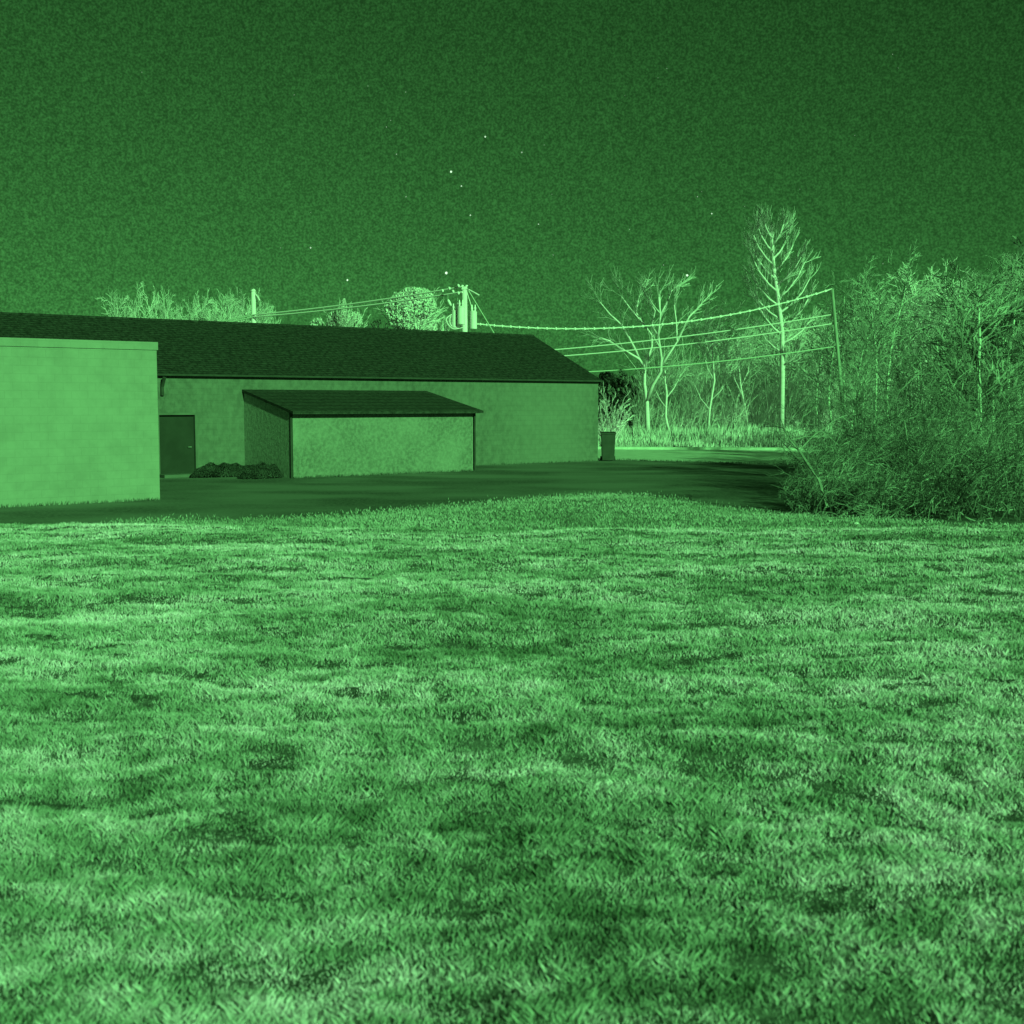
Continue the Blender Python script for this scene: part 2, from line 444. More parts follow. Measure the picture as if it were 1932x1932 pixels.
# lower so that the top of the slab passes through the measured ridge
prof = [p - UP*th*0.75 for p in prof]
k = len(mb.v)
vec = -A*(LEN+0.4)
mb.v += [tuple(p) for p in prof] + [tuple(p+vec) for p in prof]
mb.f += [(5,4,1,0), (4,3,2,1), (6,7,10,11), (7,8,9,10)]
for i in range(6):
    j = (i+1) % 6; mb.f.append((i, j, 6+j, 6+i))
rf = mb.build('roof', M['shingle'], bld)
# ridge capping, courses of shingle as thin laps
mb = MB()
mb.tube([prof[4] - UP*0.02, prof[4] - UP*0.02 - A*(LEN+0.4)], 0.07, 6)
mb.build('ridge_cap', M['shingle'], rf)
# gutter and downpipe
mb = MB()
ge = prof[5] - B*0.06 - UP*0.05
mb.box(ge - UP*0.02 - B*0.05, -A*(LEN+0.3), B*0.08, UP*0.06)
mb.build('gutter', M['trim'], bld)
mb = MB()
dp = C + A*(along(305.5)) - B*0.06
mb.tube([dp + UP*(WH-0.15) - B*0.2, dp + UP*(WH-0.45), dp + UP*(WH-0.75)], 0.06, 8)
mb.build('downpipe', M['trim'], bld)
# door
mb = MB(); front_box(sd0+.06, sd1-.06, 0.02, DH-.06, mb, off=0.12, th=0.05)
dr = mb.build('door', M['door'], bld)
mb = MB()
hp = C + A*(sd1-0.18) + B*0.10 + UP*1.0
mb.tube([hp, hp + B*(-0.05), hp + B*(-0.05) - A*0.12], 0.014, 6); mb.build('handle', M['metal'], dr)
mb = MB()
front_box(sd0-.02, sd0+.06, 0, DH, mb, off=-0.02, th=0.16); front_box(sd1-.06, sd1+.02, 0, DH, mb, off=-0.02, th=0.16); front_box(sd0-.02, sd1+.02, DH, DH+.07, mb, off=-0.02, th=0.16)
mb.build('door_frame', M['frame'], bld)

mb = MB(); mb.box(C + A*(sd0-.1) - B*.75 + UP*.01, A*(sd1-sd0+.3), B*.72, UP*.10); mb.build('door_step', M['frame'], bld)
# ------------------------------------------------------------------ forward wing at the left
Wc = G(302, 944)
den = A.dot(A)
gap = (C - Wc).dot(B)                          # from the wing's front back to the main wall
WWH = 3.85
wing = root('brick_annex', tuple(Wc - A*3), 'smooth pale block annex standing forward of the long building at the left', 'building')
wing.name = 'annex'
mb = MB(); mb.prism([Wc, Wc - A*9, Wc - A*9 + B*(gap-0.35-ov), Wc + B*(gap-0.35-ov)], UP*WWH); mb.build('wall', M['wing'], wing)
mb = MB(); q = Wc + A*0.03 - B*0.03; mb.prism([q, q - A*9.06, q - A*9.06 + B*(gap-ov-.2), q + B*(gap-ov-.2)], UP*0.2)
mb.v = [(x, y, z+WWH) for x, y, z in mb.v]; mb.build('parapet_cap', M['wing'], wing)

# ------------------------------------------------------------------ lean-to shed
S0 = G(550, 903)
den = A.x*1
def on_line(base, px):
    return base + A*along(px, base)
S1 = on_line(S0, 897)
sdep = (C - S0).dot(B)
SL = (S1 - S0).length
SH = EYE*(903-779)/(903-762)
bk = S0 + B*sdep
SBH = EYE + (HOR-741)/F*bk.y
shed = root('lean_to_shed', tuple(S0.lerp(S1, .5)), 'low lean-to shed with panelled pale front and dark sloping roof against the long building', 'shed')
mb = MB(); mb.box(S0 + A*.1 + B*.05, A*(SL-.2), B*.06, UP*SH); mb.build('front_panel', M['shedwall'], shed)
for q in (S0, S1 - A*.06):
    mb = MB(); mb.prism([q + B*.11, q + B*(sdep-.01), q + B*(sdep-.01) + UP*SBH, q + B*.11 + UP*(SH+.04)], A*.06)
    mb.build('side_panel', M['shedside'], shed)
for q in (S0 - A*.03, S1 - A*.07):
    mb = MB(); mb.box(q + A*.02, A*.06, B*.06, UP*SH); mb.build('post', M['trim'], shed)
mb = MB()
oh = 0.30; sl = (SBH-SH)/sdep
q = S0 - A*.07 - B*oh + UP*(SH - sl*oh + 0.02)
pts = [q, q + B*(sdep+oh-.012) + UP*sl*(sdep+oh), q + B*(sdep+oh-.012) + UP*(sl*(sdep+oh)+.09), q + UP*.09]
mb.prism(pts, A*(SL+.22)); mb.build('roof', M['shedroof'], shed)
# ------------------------------------------------------------------ wheeled bin at the right corner
bb = G(1129.5, 870) - B*0.1 + A*0.0
bw_ = 0.60; bh = 1.24
bq = bb + A*0.08
binr = root('wheeled_bin', tuple(bq), 'dark tall wheeled rubbish bin standing at the right corner of the long building', 'bin')
X_ = Vector((1, 0, 0)); Y_ = Vector((0, 1, 0))
mb = MB()
lo = [bq + X_*.04, bq + X_*(bw_-.05), bq + X_*(bw_-.05) + Y_*.5, bq + X_*.04 + Y_*.5]
hi = [bq + UP*bh*.94, bq + X_*bw_ + UP*bh*.94, bq + X_*bw_ + Y_*.6 + UP*bh*.94, bq + Y_*.6 + UP*bh*.94]
lo = [p + UP*.04 for p in lo]
mb.v += [tuple(p) for p in lo+hi]; mb.f += [(3,2,1,0), (4,5,6,7)] + [(i, (i+1)%4, 4+(i+1)%4, 4+i) for i in range(4)]
mb.build('body', M['bin'], binr)
mb = MB(); q = bq - X_*.03 - Y_*.03 + UP*(bh*.94+.003); mb.prism([q, q + X_*(bw_+.06), q + X_*(bw_+.06) + Y_*.66 + UP*.05, q + Y_*.66 + UP*.05], UP*.05)
ld_ = mb.build('lid', M['bin'], binr)
mb = MB(); q = bq + Y_*.66 + UP*bh*.9; mb.tube([q + X_*.05, q + X_*(bw_-.05)], .02, 6); mb.build('handle', M['bin'], binr)
for sx_ in (-.02, bw_-.02):
    mb = MB(); q = bq + X_*sx_ + Y_*.52 + UP*.1; mb.tube([q, q + X_*.05], .1, 12); mb.build('wheel', M['trim'], binr)

keep = []
for _ in range(3400):
    u_ = rs.rand(); k_ = rs.randint(4)
    if k_ == 0: q = C + A*(along(370)*u_) - B*abs(rs.normal(0, .10))
    elif k_ == 1: q = S0 + A*(SL*u_) - B*abs(rs.normal(.02, .08))
    elif k_ == 2: q = Wc - A*(9*u_) - B*abs(rs.normal(.02, .08))
    else:
        a_ = gp(1160, 868.3, 0); b_ = gp(1525, 878.3, 0); q = a_.lerp(b_, u_) + Vector((0, rs.normal(0, .12), 0))
    keep.append((q.x, q.y, 0.004, 1.6 if k_ < 3 else 2.2))
blades('edge_weeds', keep, 0.03, 0.12, 0.010, M['weeddark'], 19, 'sparse weeds along the feet of the walls and the lot edge', lean=.7)
keep = []
fr = [gp(x_, y_, 0) for x_, y_ in front]
for _ in range(17000):
    i_ = rs.randint(1, len(fr)-2); q = fr[i_].lerp(fr[i_+1], rs.rand()); keep.append((q.x + rs.normal(0, .4), q.y + abs(rs.normal(0, .9)) - .2, .008, 2.0))
blades('lot_edge_grass', keep, 0.02, 0.07, 0.009, M['bladeshort'], 23, 'ragged grass creeping over the lot edge', lean=1.0)
# ------------------------------------------------------------------ plants
def rvec(rn): 
    return Vector((rn.gauss(0, 1), rn.gauss(0, 1), rn.gauss(0, 1)))
def grow(mb, p, d, L, r, lv, rn, par, rmin=0.02):
    """one twig with its side twigs, lv levels left"""
    n = 4 if lv > 0 else 3
    pts = [p.copy()]; rad = [r]
    q = p.copy(); d = d.normalized()
    for i in range(n):
        d = (d + rvec(rn)*par['wob'] + UP*par['up']).normalized()
        q = q + d*(L/n); pts.append(q.copy()); rad.append(max(rmin*.6, r*(1 - 0.75*(i+1)/n)))
    mb.tube(pts, rad, 4 if r > .05 else 3, cap=False)
    if lv > 0:
        k = par['kids']
        for c in range(k):
            t = 0.25 + 0.75*(c + rn.random())/k
            i = min(n-1, int(t*n)); b0 = pts[i].lerp(pts[i+1], t*n-i)
            dd = (pts[i+1]-pts[i]).normalized()
            side = dd.cross(rvec(rn)).normalized()
            an = R(rn.uniform(*par['ang']))
            nd = dd*math.cos(an) + side*math.sin(an)
            grow(mb, b0, nd, L*rn.uniform(*par['len'])*(1.1-0.45*t), max(rmin, rad[i]*.6), lv-1, rn, par, rmin)
def limb(mb, path, r0, r1, n=6):
    m = len(path); rad = [r0 + (r1-r0)*i/(m-1) for i in range(m)]
    # rounder path: insert midpoints with slight noise
    mb.tube(path, rad, n, cap=True); return rad
def traced_tree(name, base_px, Y, trunk, limbs, r, label, cat='tree', par=None, lv=3, kid=7, seed=1, tw=None, bk=None, rmin=.022, tlen=2.2, spread=0.6, start=0.35, group=None):
    rn = random.Random(seed)
    base = P(*base_px, Y); base.z = 0
    rt = root(name, tuple(base), label, cat, group)
    par = par or dict(wob=.14, up=.06, kids=4, ang=(25, 50), len=(.45, .7))
    def path(pp, off0, slope):
        out = []
        for i, (px, py) in enumerate(pp):
            yy = Y + off0 + slope*i; out.append(P(px, py, yy))
        return out
    mt = MB()
    tp = path(trunk, 0, 0); tp[0].z = 0
    rad = limb(mt, tp, r, r*.45, 7)
    mc = MB()
    lp = []
    for k, (pp, start_r) in enumerate(limbs):
        sl = rn.uniform(-spread, spread)
        q = path(pp, 0, sl); limb(mt, q, max(r*.42, r*start_r), max(r*.2, r*start_r*.4), 5)
        lp.append((q, r*start_r))
    mt.build('trunk', bk or M['bark'], rt, smooth=True)
    for q, rr in lp + [(tp, r*.5)]:
        isT = q is tp
        m = len(q); tot = sum((q[i+1]-q[i]).length for i in range(m-1))
        for c in range(kid):
            t = (start if not isT else .55) + (1-(start if not isT else .55))*(c+rn.random())/kid
            dist = t*tot; i = 0
            while i < m-2 and dist > (q[i+1]-q[i]).length: dist -= (q[i+1]-q[i]).length; i += 1
            sg = (q[i+1]-q[i]); b0 = q[i] + sg*min(1, dist/sg.length)
            dd = sg.normalized(); side = dd.cross(rvec(rn)).normalized(); an = R(rn.uniform(22, 48))
            grow(mc, b0, dd*math.cos(an)+side*math.sin(an)+UP*.25, tlen*rn.uniform(.7, 1.25)*(1.15-.4*t), max(rmin, rr*.4), lv-1, rn, par, rmin)
        dd = (q[-1]-q[-2]).normalized()
        for c in range(3 if not isT else 2):
            grow(mc, q[-1], dd + rvec(rn)*.25, tlen*rn.uniform(.8, 1.1), max(rmin, rr*.32), lv-1, rn, par, rmin)
    mc.build('crown', tw or M['twig'], rt)
    return rt

YA = 93.0
traced_tree('bare_tree', (1223, 819), YA,
    [(1223, 819), (1221.5, 785), (1220.6, 757), (1216, 725), (1217, 694)],
    [([(1217, 694), (1206, 677), (1187, 666), (1168, 656), (1150, 643), (1132, 637)], .55),
     ([(1206, 677), (1200, 662), (1187, 637), (1172, 612), (1150, 592), (1132, 570)], .5),
     ([(1217, 694), (1224, 672), (1230, 653), (1230, 632), (1213, 610), (1190, 583), (1173, 560)], .5),
     ([(1220, 757), (1232, 726), (1247, 701), (1248, 675), (1242, 634), (1246, 594), (1243, 560)], .75),
     ([(1242, 634), (1230, 615), (1236, 586), (1222, 562)], .4),
     ([(1248, 690), (1261, 670), (1278, 644), (1276, 606), (1272, 575)], .5),
     ([(1278, 644), (1300, 598), (1316, 581), (1334, 562)], .35),
     ([(1213, 610), (1200, 590), (1205, 562), (1212, 548)], .3),
     ([(1246, 594), (1258, 572), (1266, 550), (1276, 541)], .3)],
    .20, 'bare spreading tree with a forked pale trunk rising from weeds right of the building', seed=4, tlen=1.75, kid=7, lv=2, rmin=.024, par=dict(wob=.09, up=.08, kids=5, ang=(20, 42), len=(.4, .62)))
YB = 97.0
traced_tree('bare_tree', (1263, 812), YB,
    [(1266, 812), (1258, 797), (1256, 785), (1258, 742), (1255, 718), (1255, 699)],
    [([(1257, 770), (1246, 755), (1236, 735)], .4), ([(1258, 750), (1272, 732), (1282, 712)], .4), ([(1256, 725), (1265, 708), (1268, 690)], .4), ([(1255, 715), (1244, 705), (1240, 690)], .4)],
    .12, 'small bare tree with a curved foot, just right of the forked spreading tree', seed=8, tlen=1.7, kid=8, lv=2, rmin=.02)
traced_tree('bare_tree', (1336, 814), YB+3,
    [(1336, 812), (1339, 773), (1348, 718), (1345, 675), (1342, 637)],
    [([(1339, 773), (1322, 752), (1310, 725)], .4), ([(1342, 755), (1362, 735), (1374, 705)], .4), ([(1348, 718), (1335, 695), (1327, 665)], .4), ([(1347, 705), (1360, 682), (1366, 655)], .4), ([(1345, 680), (1336, 660), (1330, 640)], .3)],
    .10, 'slim bare tree leaning slightly, halfway between the forked tree and the tall one', seed=12, tlen=2.4, kid=7, lv=3, tw=M['twig'])
traced_tree('bare_tree', (1410, 808), YB+5,
    [(1412, 808), (1408, 780), (1398, 730), (1394, 690), (1391, 640)],
    [([(1400, 745), (1386, 715), (1380, 680)], .5), ([(1398, 730), (1412, 700), (1416, 660)], .5)],
    .09, 'thin crooked bare tree at the wood edge, left of the tall upright tree', seed=17, tlen=2.4, kid=7, lv=3, tw=M['twig'])
YT = G(W/2, 825).y
def sym(y0, x0, dx, dy):   # an upswept limb from the tall tree's trunk
    return [(x0, y0), (x0+dx*.35, y0-dy*.22), (x0+dx*.75, y0-dy*.6), (x0+dx, y0-dy)]
tl = []
rn0 = random.Random(3)
tx = lambda yy: np.interp(yy, [422, 446, 506, 560, 626, 706, 825], [1456, 1457, 1460, 1468, 1476, 1476.5, 1474.5])
for i, yy in enumerate([690, 665, 648, 632, 618, 603, 590, 577, 563, 550, 538, 526, 512, 500, 488, 475, 462, 450]):
    s_ = -1 if i % 2 else 1
    reach = np.interp(yy, [440, 480, 540, 610, 650, 690], [12, 30, 46, 55, 50, 34])*rn0.uniform(.85, 1.1)
    rise = np.interp(yy, [440, 500, 600, 690], [26, 58, 66, 30])*rn0.uniform(.85, 1.1)
    tl.append((sym(yy, tx(yy), s_*reach, rise), .36 if i % 3 else .45))
traced_tree('bare_tree', (1474.5, 825), YT,
    [(1474.5, 825), (1476.5, 706), (1476, 626), (1468, 560), (1460, 506), (1457, 446), (1456, 424)], tl,
    .20, 'tallest bare tree, straight pale trunk and upswept narrow crown at the right', seed=21, tlen=1.15, kid=10, lv=2, spread=.6, start=.12, rmin=.03, par=dict(wob=.06, up=.12, kids=5, ang=(16, 34), len=(.45, .75)))
# fan-shaped shrub behind the bin
rn = random.Random(6)
bs0 = P(1150, 815, 71); bs0.z = 0
sr = root('bare_shrub', tuple(bs0), 'fan-shaped bare shrub rising behind the dark bin', 'shrub')
mc = MB()
for i in range(30):
    an = rn.uniform(-.52, .6); bn = rn.uniform(-.3, .3)
    d = Vector((math.sin(an), bn, math.cos(an)))
    grow(mc, bs0 + rvec(rn)*.12*Vector((1,1,0)).length*0.5, d, (3.1-1.0*abs(an))*rn.uniform(.7, 1.05), .035, 2, rn, dict(wob=.08, up=.03, kids=4, ang=(18, 40), len=(.25, .4)), .026)
mc.v = [(a, b, max(c, 0)) for a, b, c in mc.v]
mc.build('stems', M['bark'], sr)

# generic bare trees: a few shapes, many places
def proto_tree(h, r, seed, kids, lv, wob, upw, ang=(28, 52), spread=.36, low=.25, tlen=.33, rmin=.022):
    rn = random.Random(seed); mt = MB(); mc = MB()
    p = Vector((0, 0, 0)); pts = [p]; d = Vector((0, 0, 1)); n = 8
    for i in range(n):
        d = (d + Vector((rn.gauss(0, wob), rn.gauss(0, wob), 0)) + UP*.25).normalized(); p = p + d*h*.9/n; pts.append(p)
    rad = [r*(1-.82*i/n) for i in range(n+1)]
    mt.tube(pts, rad, 6)
    par = dict(wob=.13, up=upw, kids=4, ang=ang, len=(.42, .68))
    for c in range(kids):
        t = low + (1-low)*(c+rn.random())/kids; i = min(n-1, int(t*n)); b0 = pts[i].lerp(pts[i+1], t*n-i)
        a_ = rn.uniform(0, 6.283); e = R(rn.uniform(20, 55))
        grow(mc, b0, Vector((math.cos(a_)*math.cos(e), math.sin(a_)*math.cos(e), math.sin(e)+.2)), h*tlen*rn.uniform(.7, 1.2)*(1.25-.75*t), max(rmin, r*.3), lv, rn, par, rmin)
    return mt, mc
PR = []
for i, (h, r, k, lv) in enumerate([(9, .11, 20, 2), (10.5, .13, 24, 2), (7.5, .08, 22, 2), (12, .14, 26, 2), (8.5, .10, 34, 2), (6, .06, 20, 2)]):
    mt, mc = proto_tree(h, r, 40+i, k, lv, .10, .05)
    a_ = bpy.data.meshes.new('trunk'); a_.from_pydata(mt.v, [], mt.f); b_ = bpy.data.meshes.new('crown'); b_.from_pydata(mc.v, [], mc.f)
    PR.append((h, a_, b_))
MESHC = {}
def place_tree(k, loc, height, rz, label, group, bk, tw, cat='tree', name='bare_tree', sxy=1.0):
    h, a_, b_ = PR[k]
    e = empty(name, loc, label, cat, group); e.rotation_euler = (0, 0, rz)
    s_ = height/h; e.scale = (s_*sxy, s_*sxy, s_)
    for nm, me, mm in (('trunk', a_, bk), ('crown', b_, tw)):
        key = (k, nm, mm.name)
        if key not in MESHC:
            c = me.copy(); c.materials.append(mm); MESHC[key] = c
        o = bpy.data.objects.new(nm, MESHC[key]); link(o); o.parent = e
    return e
# the wood right of the building: many thin bare trees one behind another
rn = random.Random(77)
for i in range(64):
    px = rn.uniform(1195, 1560) if i < 44 else rn.uniform(1480, 2080)
    Y = rn.uniform(111, 140)
    base = P(px, 800, Y); base.z = 0
    topy = np.interp(px, [1150, 1230, 1300, 1400, 1500, 1600, 1800, 2080], [735, 700, 672, 625, 605, 560, 500, 480]) + rn.uniform(-12, 60)
    h = EYE + (HOR-topy)/F*Y
    place_tree(rn.randrange(6), base, max(4, h), rn.uniform(0, 6.28), 'thin bare tree in the crowded wood behind the weedy field edge', 'trees crowded in the far wood', M['bark'], M['twig4'], sxy=1.25)
for i, (px, ty, Y) in enumerate([(1545, 570, 103), (1568, 560, 97), (1592, 530, 99), (1622, 500, 101), (1650, 520, 95), (1605, 600, 94), (1680, 480, 98)]):
    base = P(px, 800, Y); base.z = 0
    place_tree(i % 6, base, EYE + (HOR-ty)/F*Y, i*2.1, 'tall bare tree rising behind the leaning utility pole', 'trees behind the leaning pole', M['bark2'], M['twig2'], sxy=.9)
# nearer trees of the right-hand belt
for i in range(22):
    px = rn.uniform(1600, 2150); Y = rn.uniform(34, 62)
    if px < 1680: Y = rn.uniform(50, 66)
    base = P(px, 800, Y); base.z = 0
    topy = np.interp(px, [1600, 1680, 1760, 1900, 2100], [660, 600, 540, 470, 440]) + rn.uniform(-15, 110)
    h = EYE + (HOR-topy)/F*Y
    place_tree(rn.randrange(6), base, max(3.5, h), rn.uniform(0, 6.28), 'bare tangled tree in the dense belt along the right side', 'trees of the right-hand belt', M['bark2'], M['twig3'], sxy=1.3)
# trees behind the roof at the left: narrow, upright, in a row
for i, (px, ty) in enumerate([(352, 575), (368, 566), (385, 560), (400, 572), (413, 560), (428, 568), (440, 562), (452, 566), (463, 558), (492, 560), (501, 575), (512, 580), (335, 560), (315, 555), (290, 552), (262, 548), (235, 552)]):
    Y = 88 + (i*7 % 5)*2.5; base = P(px, 800, Y); base.z = 0
    place_tree(i % 6, base, EYE + (HOR-ty)/F*Y, i*1.3, 'narrow bare tree showing above the left end of the long roof', 'row of narrow trees above the left of the roof', M['bark'], M['twig'], sxy=.62)

def leaf_cloud(mb, c, rx, rz, n, rn, size, shape='round'):
    for _ in range(n):
        while True:
            q = Vector((rn.uniform(-1, 1), rn.uniform(-1, 1), rn.uniform(-1, 1)))
            if q.length < 1 and (q.length > .35): break
        if shape == 'cone': 
            t = (q.z+1)/2; q.x *= (1-t)**.8*1.2+.03; q.y *= (1-t)**.8*1.2+.03
        q2 = Vector((q.x*rx, q.y*rx, q.z*rz))
        nz = noise.noise(q2*1.1 + c*0.37)
        if nz < -.12: continue
        p = c + q2*(1+.22*nz)
        u = rvec(rn).normalized(); w = u.cross(rvec(rn)).normalized()
        s_ = size*rn.uniform(.6, 1.4)
        k = len(mb.v); mb.v += [tuple(p-u*s_), tuple(p+w*s_*.5), tuple(p+u*s_), tuple(p-w*s_*.5)]; mb.f.append((k, k+1, k+2, k+3))
def leafy(name, px, ytop, ybot, halfw_px, Y, label, m, seed, n=2600, size=.11, shape='round', cat='tree', twigs=10, upright=False):
    rn = random.Random(seed)
    base = P(px, 800, Y); base.z = 0
    rt = root(name, tuple(base), label, cat)
    top = P(px, ytop, Y).z; bot = max(.3, P(px, ybot, Y).z); rx = halfw_px/F*Y
    c = Vector((base.x, base.y, (top+bot)/2)); rz = (top-bot)/2
    mt = MB(); mt.tube([base, Vector((base.x+.1, base.y, bot)), c + UP*rz*.5], [.16, .12, .04], 6)
    mt.build('trunk', M['bark2'], rt)
    mc = MB(); leaf_cloud(mc, c, rx, rz, n, rn, size, shape)
    for i in range(twigs):
        a_ = rn.uniform(0, 6.28); d = Vector((math.cos(a_)*.45, math.sin(a_)*.45, 1))
        grow(mc, Vector((c.x, c.y, bot)), d, rz*rn.uniform(1.3, 1.75), .04, 2, rn, dict(wob=.12, up=.06, kids=4, ang=(15, 35), len=(.35, .5)), .02)
    mc.build('crown', m, rt)
    return rt
leafy('leafy_tree', 779, 541, 655, 49, 74, 'broad round-topped dense tree above the roof, left of the transformer pole', M['leafp'], 3, n=20000, size=.085, twigs=26)
leafy('leafy_tree', 652, 566, 650, 17, 74, 'small pale spiky tree rising above the middle of the roof', M['leafp'], 5, n=4200, size=.08, shape='cone', twigs=16)
leafy('leafy_tree', 632, 590, 650, 13, 75, 'low bushy tree on the left flank of the spiky one above the roof', M['leafp'], 6, n=2500, size=.08, twigs=9)
leafy('leafy_tree', 674, 588, 650, 13, 75, 'low bushy tree on the right flank of the spiky one above the roof', M['leafp'], 7, n=2500, size=.08, twigs=9)
leafy('leafy_tree', 716, 604, 650, 20, 76, 'low thin bush top showing between the spiky and the round tree', M['twig'], 9, n=400, size=.1, twigs=9)
leafy('leafy_tree', 836, 590, 650, 12, 80, 'thin dark-gapped tree squeezed between the round tree and the transformer pole', M['twig'], 10, n=200, size=.1, twigs=10)
leafy('leafy_tree', 600, 601, 650, 16, 76, 'low scrubby bush top just above the roof ridge', M['twig'], 13, n=250, size=.1, twigs=8)
# dark evergreens in the wood
for i, (px, ty, hw, Y, lb) in enumerate([(1176, 705, 34, 106, 'dark evergreen in the wood between the bin shrub and the forked tree'), (1146, 700, 26, 112, 'dark evergreen showing behind the right end of the long building'),
                                  (1300, 695, 24, 124, 'dark evergreen in the wood behind the small curved-foot tree')]):
    leafy('evergreen_tree', px, ty, 812, hw, Y, lb, M['needle'], 30+i, n=3600, size=.2, shape='round', twigs=14)

# tall dry weeds along the far edge and brush under the trees: uncountable
rs = np.random.RandomState(4)
n = 42000; px = rs.uniform(1100, 2100, n); Y = rs.uniform(69.5, 108, n)
X = (px-W/2)/F*Y
keepm = (Y > 61)
hh = []
pts = []
for a_, b_ in zip(X, Y):
    c = noise.noise(Vector((a_*.35, b_*.2, 0))) + .5*noise.noise(Vector((a_*1.1, b_*.5, 5)))
    if c < -.45: continue
    pts.append((a_, b_, 0, 1.0)); hh.append(max(.3, .85 + 1.1*c) * (0.5 if b_ < 74 else 1.0))
blades('tall_weeds', pts, .35, .85, .06, M['weed'], 5, 'tall dry weeds along the far edge below the bare trees', lean=.35, clump=np.array(hh))
mb = MB(); rn = random.Random(15)
for i in range(3600):
    Y = rn.uniform(105, 135); px = rn.uniform(1120, 2150); b0 = P(px, 800, Y); b0.z = 0
    h = rn.uniform(1.2, 6.0)*(1.0 if i % 5 else 1.6) if px > 1240 else rn.uniform(1.0, 3.2)
    d = Vector((rn.gauss(0, .22), rn.gauss(0, .2), 1))
    grow(mb, b0, d, h, .055, 1, rn, dict(wob=.16, up=.04, kids=5, ang=(25, 60), len=(.3, .5)), .018)
for i in range(1500):
    Y = rn.uniform(101, 110); px = rn.uniform(1200, 1620); b0 = P(px, 800, Y); b0.z = 0
    h = rn.uniform(.8, 3.2)*(1.0 if i % 6 else 2.0)
    d = Vector((rn.gauss(0, .18), rn.gauss(0, .15), 1))
    grow(mb, b0, d, h, .045, 1, rn, dict(wob=.14, up=.06, kids=5, ang=(22, 50), len=(.3, .5)), .016)
tag(mb.build('undergrowth', M['twig4']), 'tangle of thin saplings and brush filling the far wood', 'undergrowth', kind='stuff')

# thicket at the right, nearer: tangled bramble stems
def thicket(px0, px1, Y0, n, hmax, label, m, seed, dep=2.5, extra=None, arch=0.3):
    rn = random.Random(seed)
    cx = P((px0+px1)/2, 800, Y0); cx.z = 0
    rt = root('bramble_thicket', tuple(cx), label, 'thicket')
    mb = MB(); par = dict(wob=.30, up=.03, kids=4, ang=(30, 75), len=(.45, .7))
    for i in range(n):
        px = rn.uniform(px0, px1); Y = Y0 + rn.uniform(0, dep)
        b0 = P(px, 800, Y); b0.z = 0
        edge = min(1.0, .45 + (px-px0)/(px1-px0)*1.6) if px0 < 1640 else 1.0
        L = hmax*rn.uniform(.4, 1.05)*edge; a_ = rn.uniform(0, 6.28); d = Vector((math.cos(a_)*arch, math.sin(a_)*arch, 1)).normalized()
        q = b0.copy(); pts = [q.copy()]; nseg = 7; rr = rn.uniform(.010, .022)
        for k in range(nseg):
            d = (d + rvec(rn)*.22 + Vector((math.cos(a_)*.07, math.sin(a_)*.07, -.05*arch*3))).normalized(); q = q + d*L/nseg; q.z = max(q.z, .03); pts.append(q.copy())
        mb.tube(pts, [rr*(1-.7*k/nseg) for k in range(nseg+1)], 3, cap=False)
        for k in range(6):
            j = rn.randrange(1, nseg); dd = (pts[j+1]-pts[j]).normalized()
            grow(mb, pts[j], dd + rvec(rn)*.7, L*rn.uniform(.18, .34), .010, 1, rn, par, .006)
    for path_, r_ in (extra or []):
        q = [P(a_, b_, y_) for a_, b_, y_ in path_]; mb.tube(q, [r_*(1-.6*k/(len(q)-1)) for k in range(len(q))], 5)
        for k in range(1, len(q)):
            for _ in range(2): grow(mb, q[k], (q[k]-q[k-1]).normalized() + rvec(rn)*.5, .8, .012, 1, rn, par, .006)
    mb.v = [(a, b, max(c, .01)) for a, b, c in mb.v]
    mb.build('stems', m, rt)
Yt = G(W/2, 985).y
thicket(1500, 1640, Yt+1.8, 110, 1.7, 'dark low bramble thicket at the lot end, leftmost of the right-hand brush', M['twig3'], 1,
        extra=[([(1560, 955, 28.5), (1545, 905, 28.6), (1525, 876, 28.8), (1508, 850, 29), (1490, 830, 29.2), (1480, 808, 29.4)], .045), ([(1508, 850, 29), (1535, 822, 29.5), (1560, 805, 30)], .02)])
thicket(1630, 1790, Yt+0.8, 90, 2.0, 'arching pale bramble thicket at the lawn edge on the right', M['twig2'], 2, arch=.8)
thicket(1780, 1990, Yt, 110, 3.2, 'tall bramble thicket at the far right end of the lawn edge', M['twig3'], 3)
thicket(1530, 1690, Yt+6, 130, 3.0, 'twiggy thicket standing behind the dark low brambles', M['twig3'], 4, dep=4)
thicket(1660, 1990, Yt+6, 200, 4.2, 'high twiggy thicket behind the arching pale brambles', M['twig3'], 5, dep=4)
thicket(1570, 1990, Yt+14, 260, 5.2, 'tall brush deepest in the right-hand belt', M['twig2'], 6, dep=7)

# dark low shrubs between the door and the shed
def shrub(px, row, w, h, label, seed):
    rn = random.Random(seed); b0 = G(px, row); rt = root('low_shrub', tuple(b0), label, 'shrub')
    mb = MB()
    for i in range(int(5200*w)):
        a_ = rn.uniform(0, 6.28); r_ = rn.random()**.5; x = math.cos(a_)*r_*w/2; y = math.sin(a_)*r_*.35
        top = h*math.sqrt(max(0, 1-r_*r_))*(.85+.5*noise.noise(Vector((x*2.5+seed, y*2.5, 1))))
        p = b0 + A*x + B*y + UP*(top*rn.random()**.35+.02)
        u = rvec(rn).normalized(); q = u.cross(rvec(rn)).normalized(); s_ = .035*rn.uniform(.6, 1.5)
        k = len(mb.v); mb.v += [tuple(p-u*s_), tuple(p+q*s_*.6), tuple(p+u*s_), tuple(p-q*s_*.6)]; mb.f.append((k, k+1, k+2, k+3))
    mb.build('foliage', M['shrub'], rt)
shrub(425, 900, 2.4, .55, 'dark low shrub against the wall between the door and the shed', 1)
shrub(494, 903, 1.5, .62, 'dark low shrub against the left side of the shed', 2)

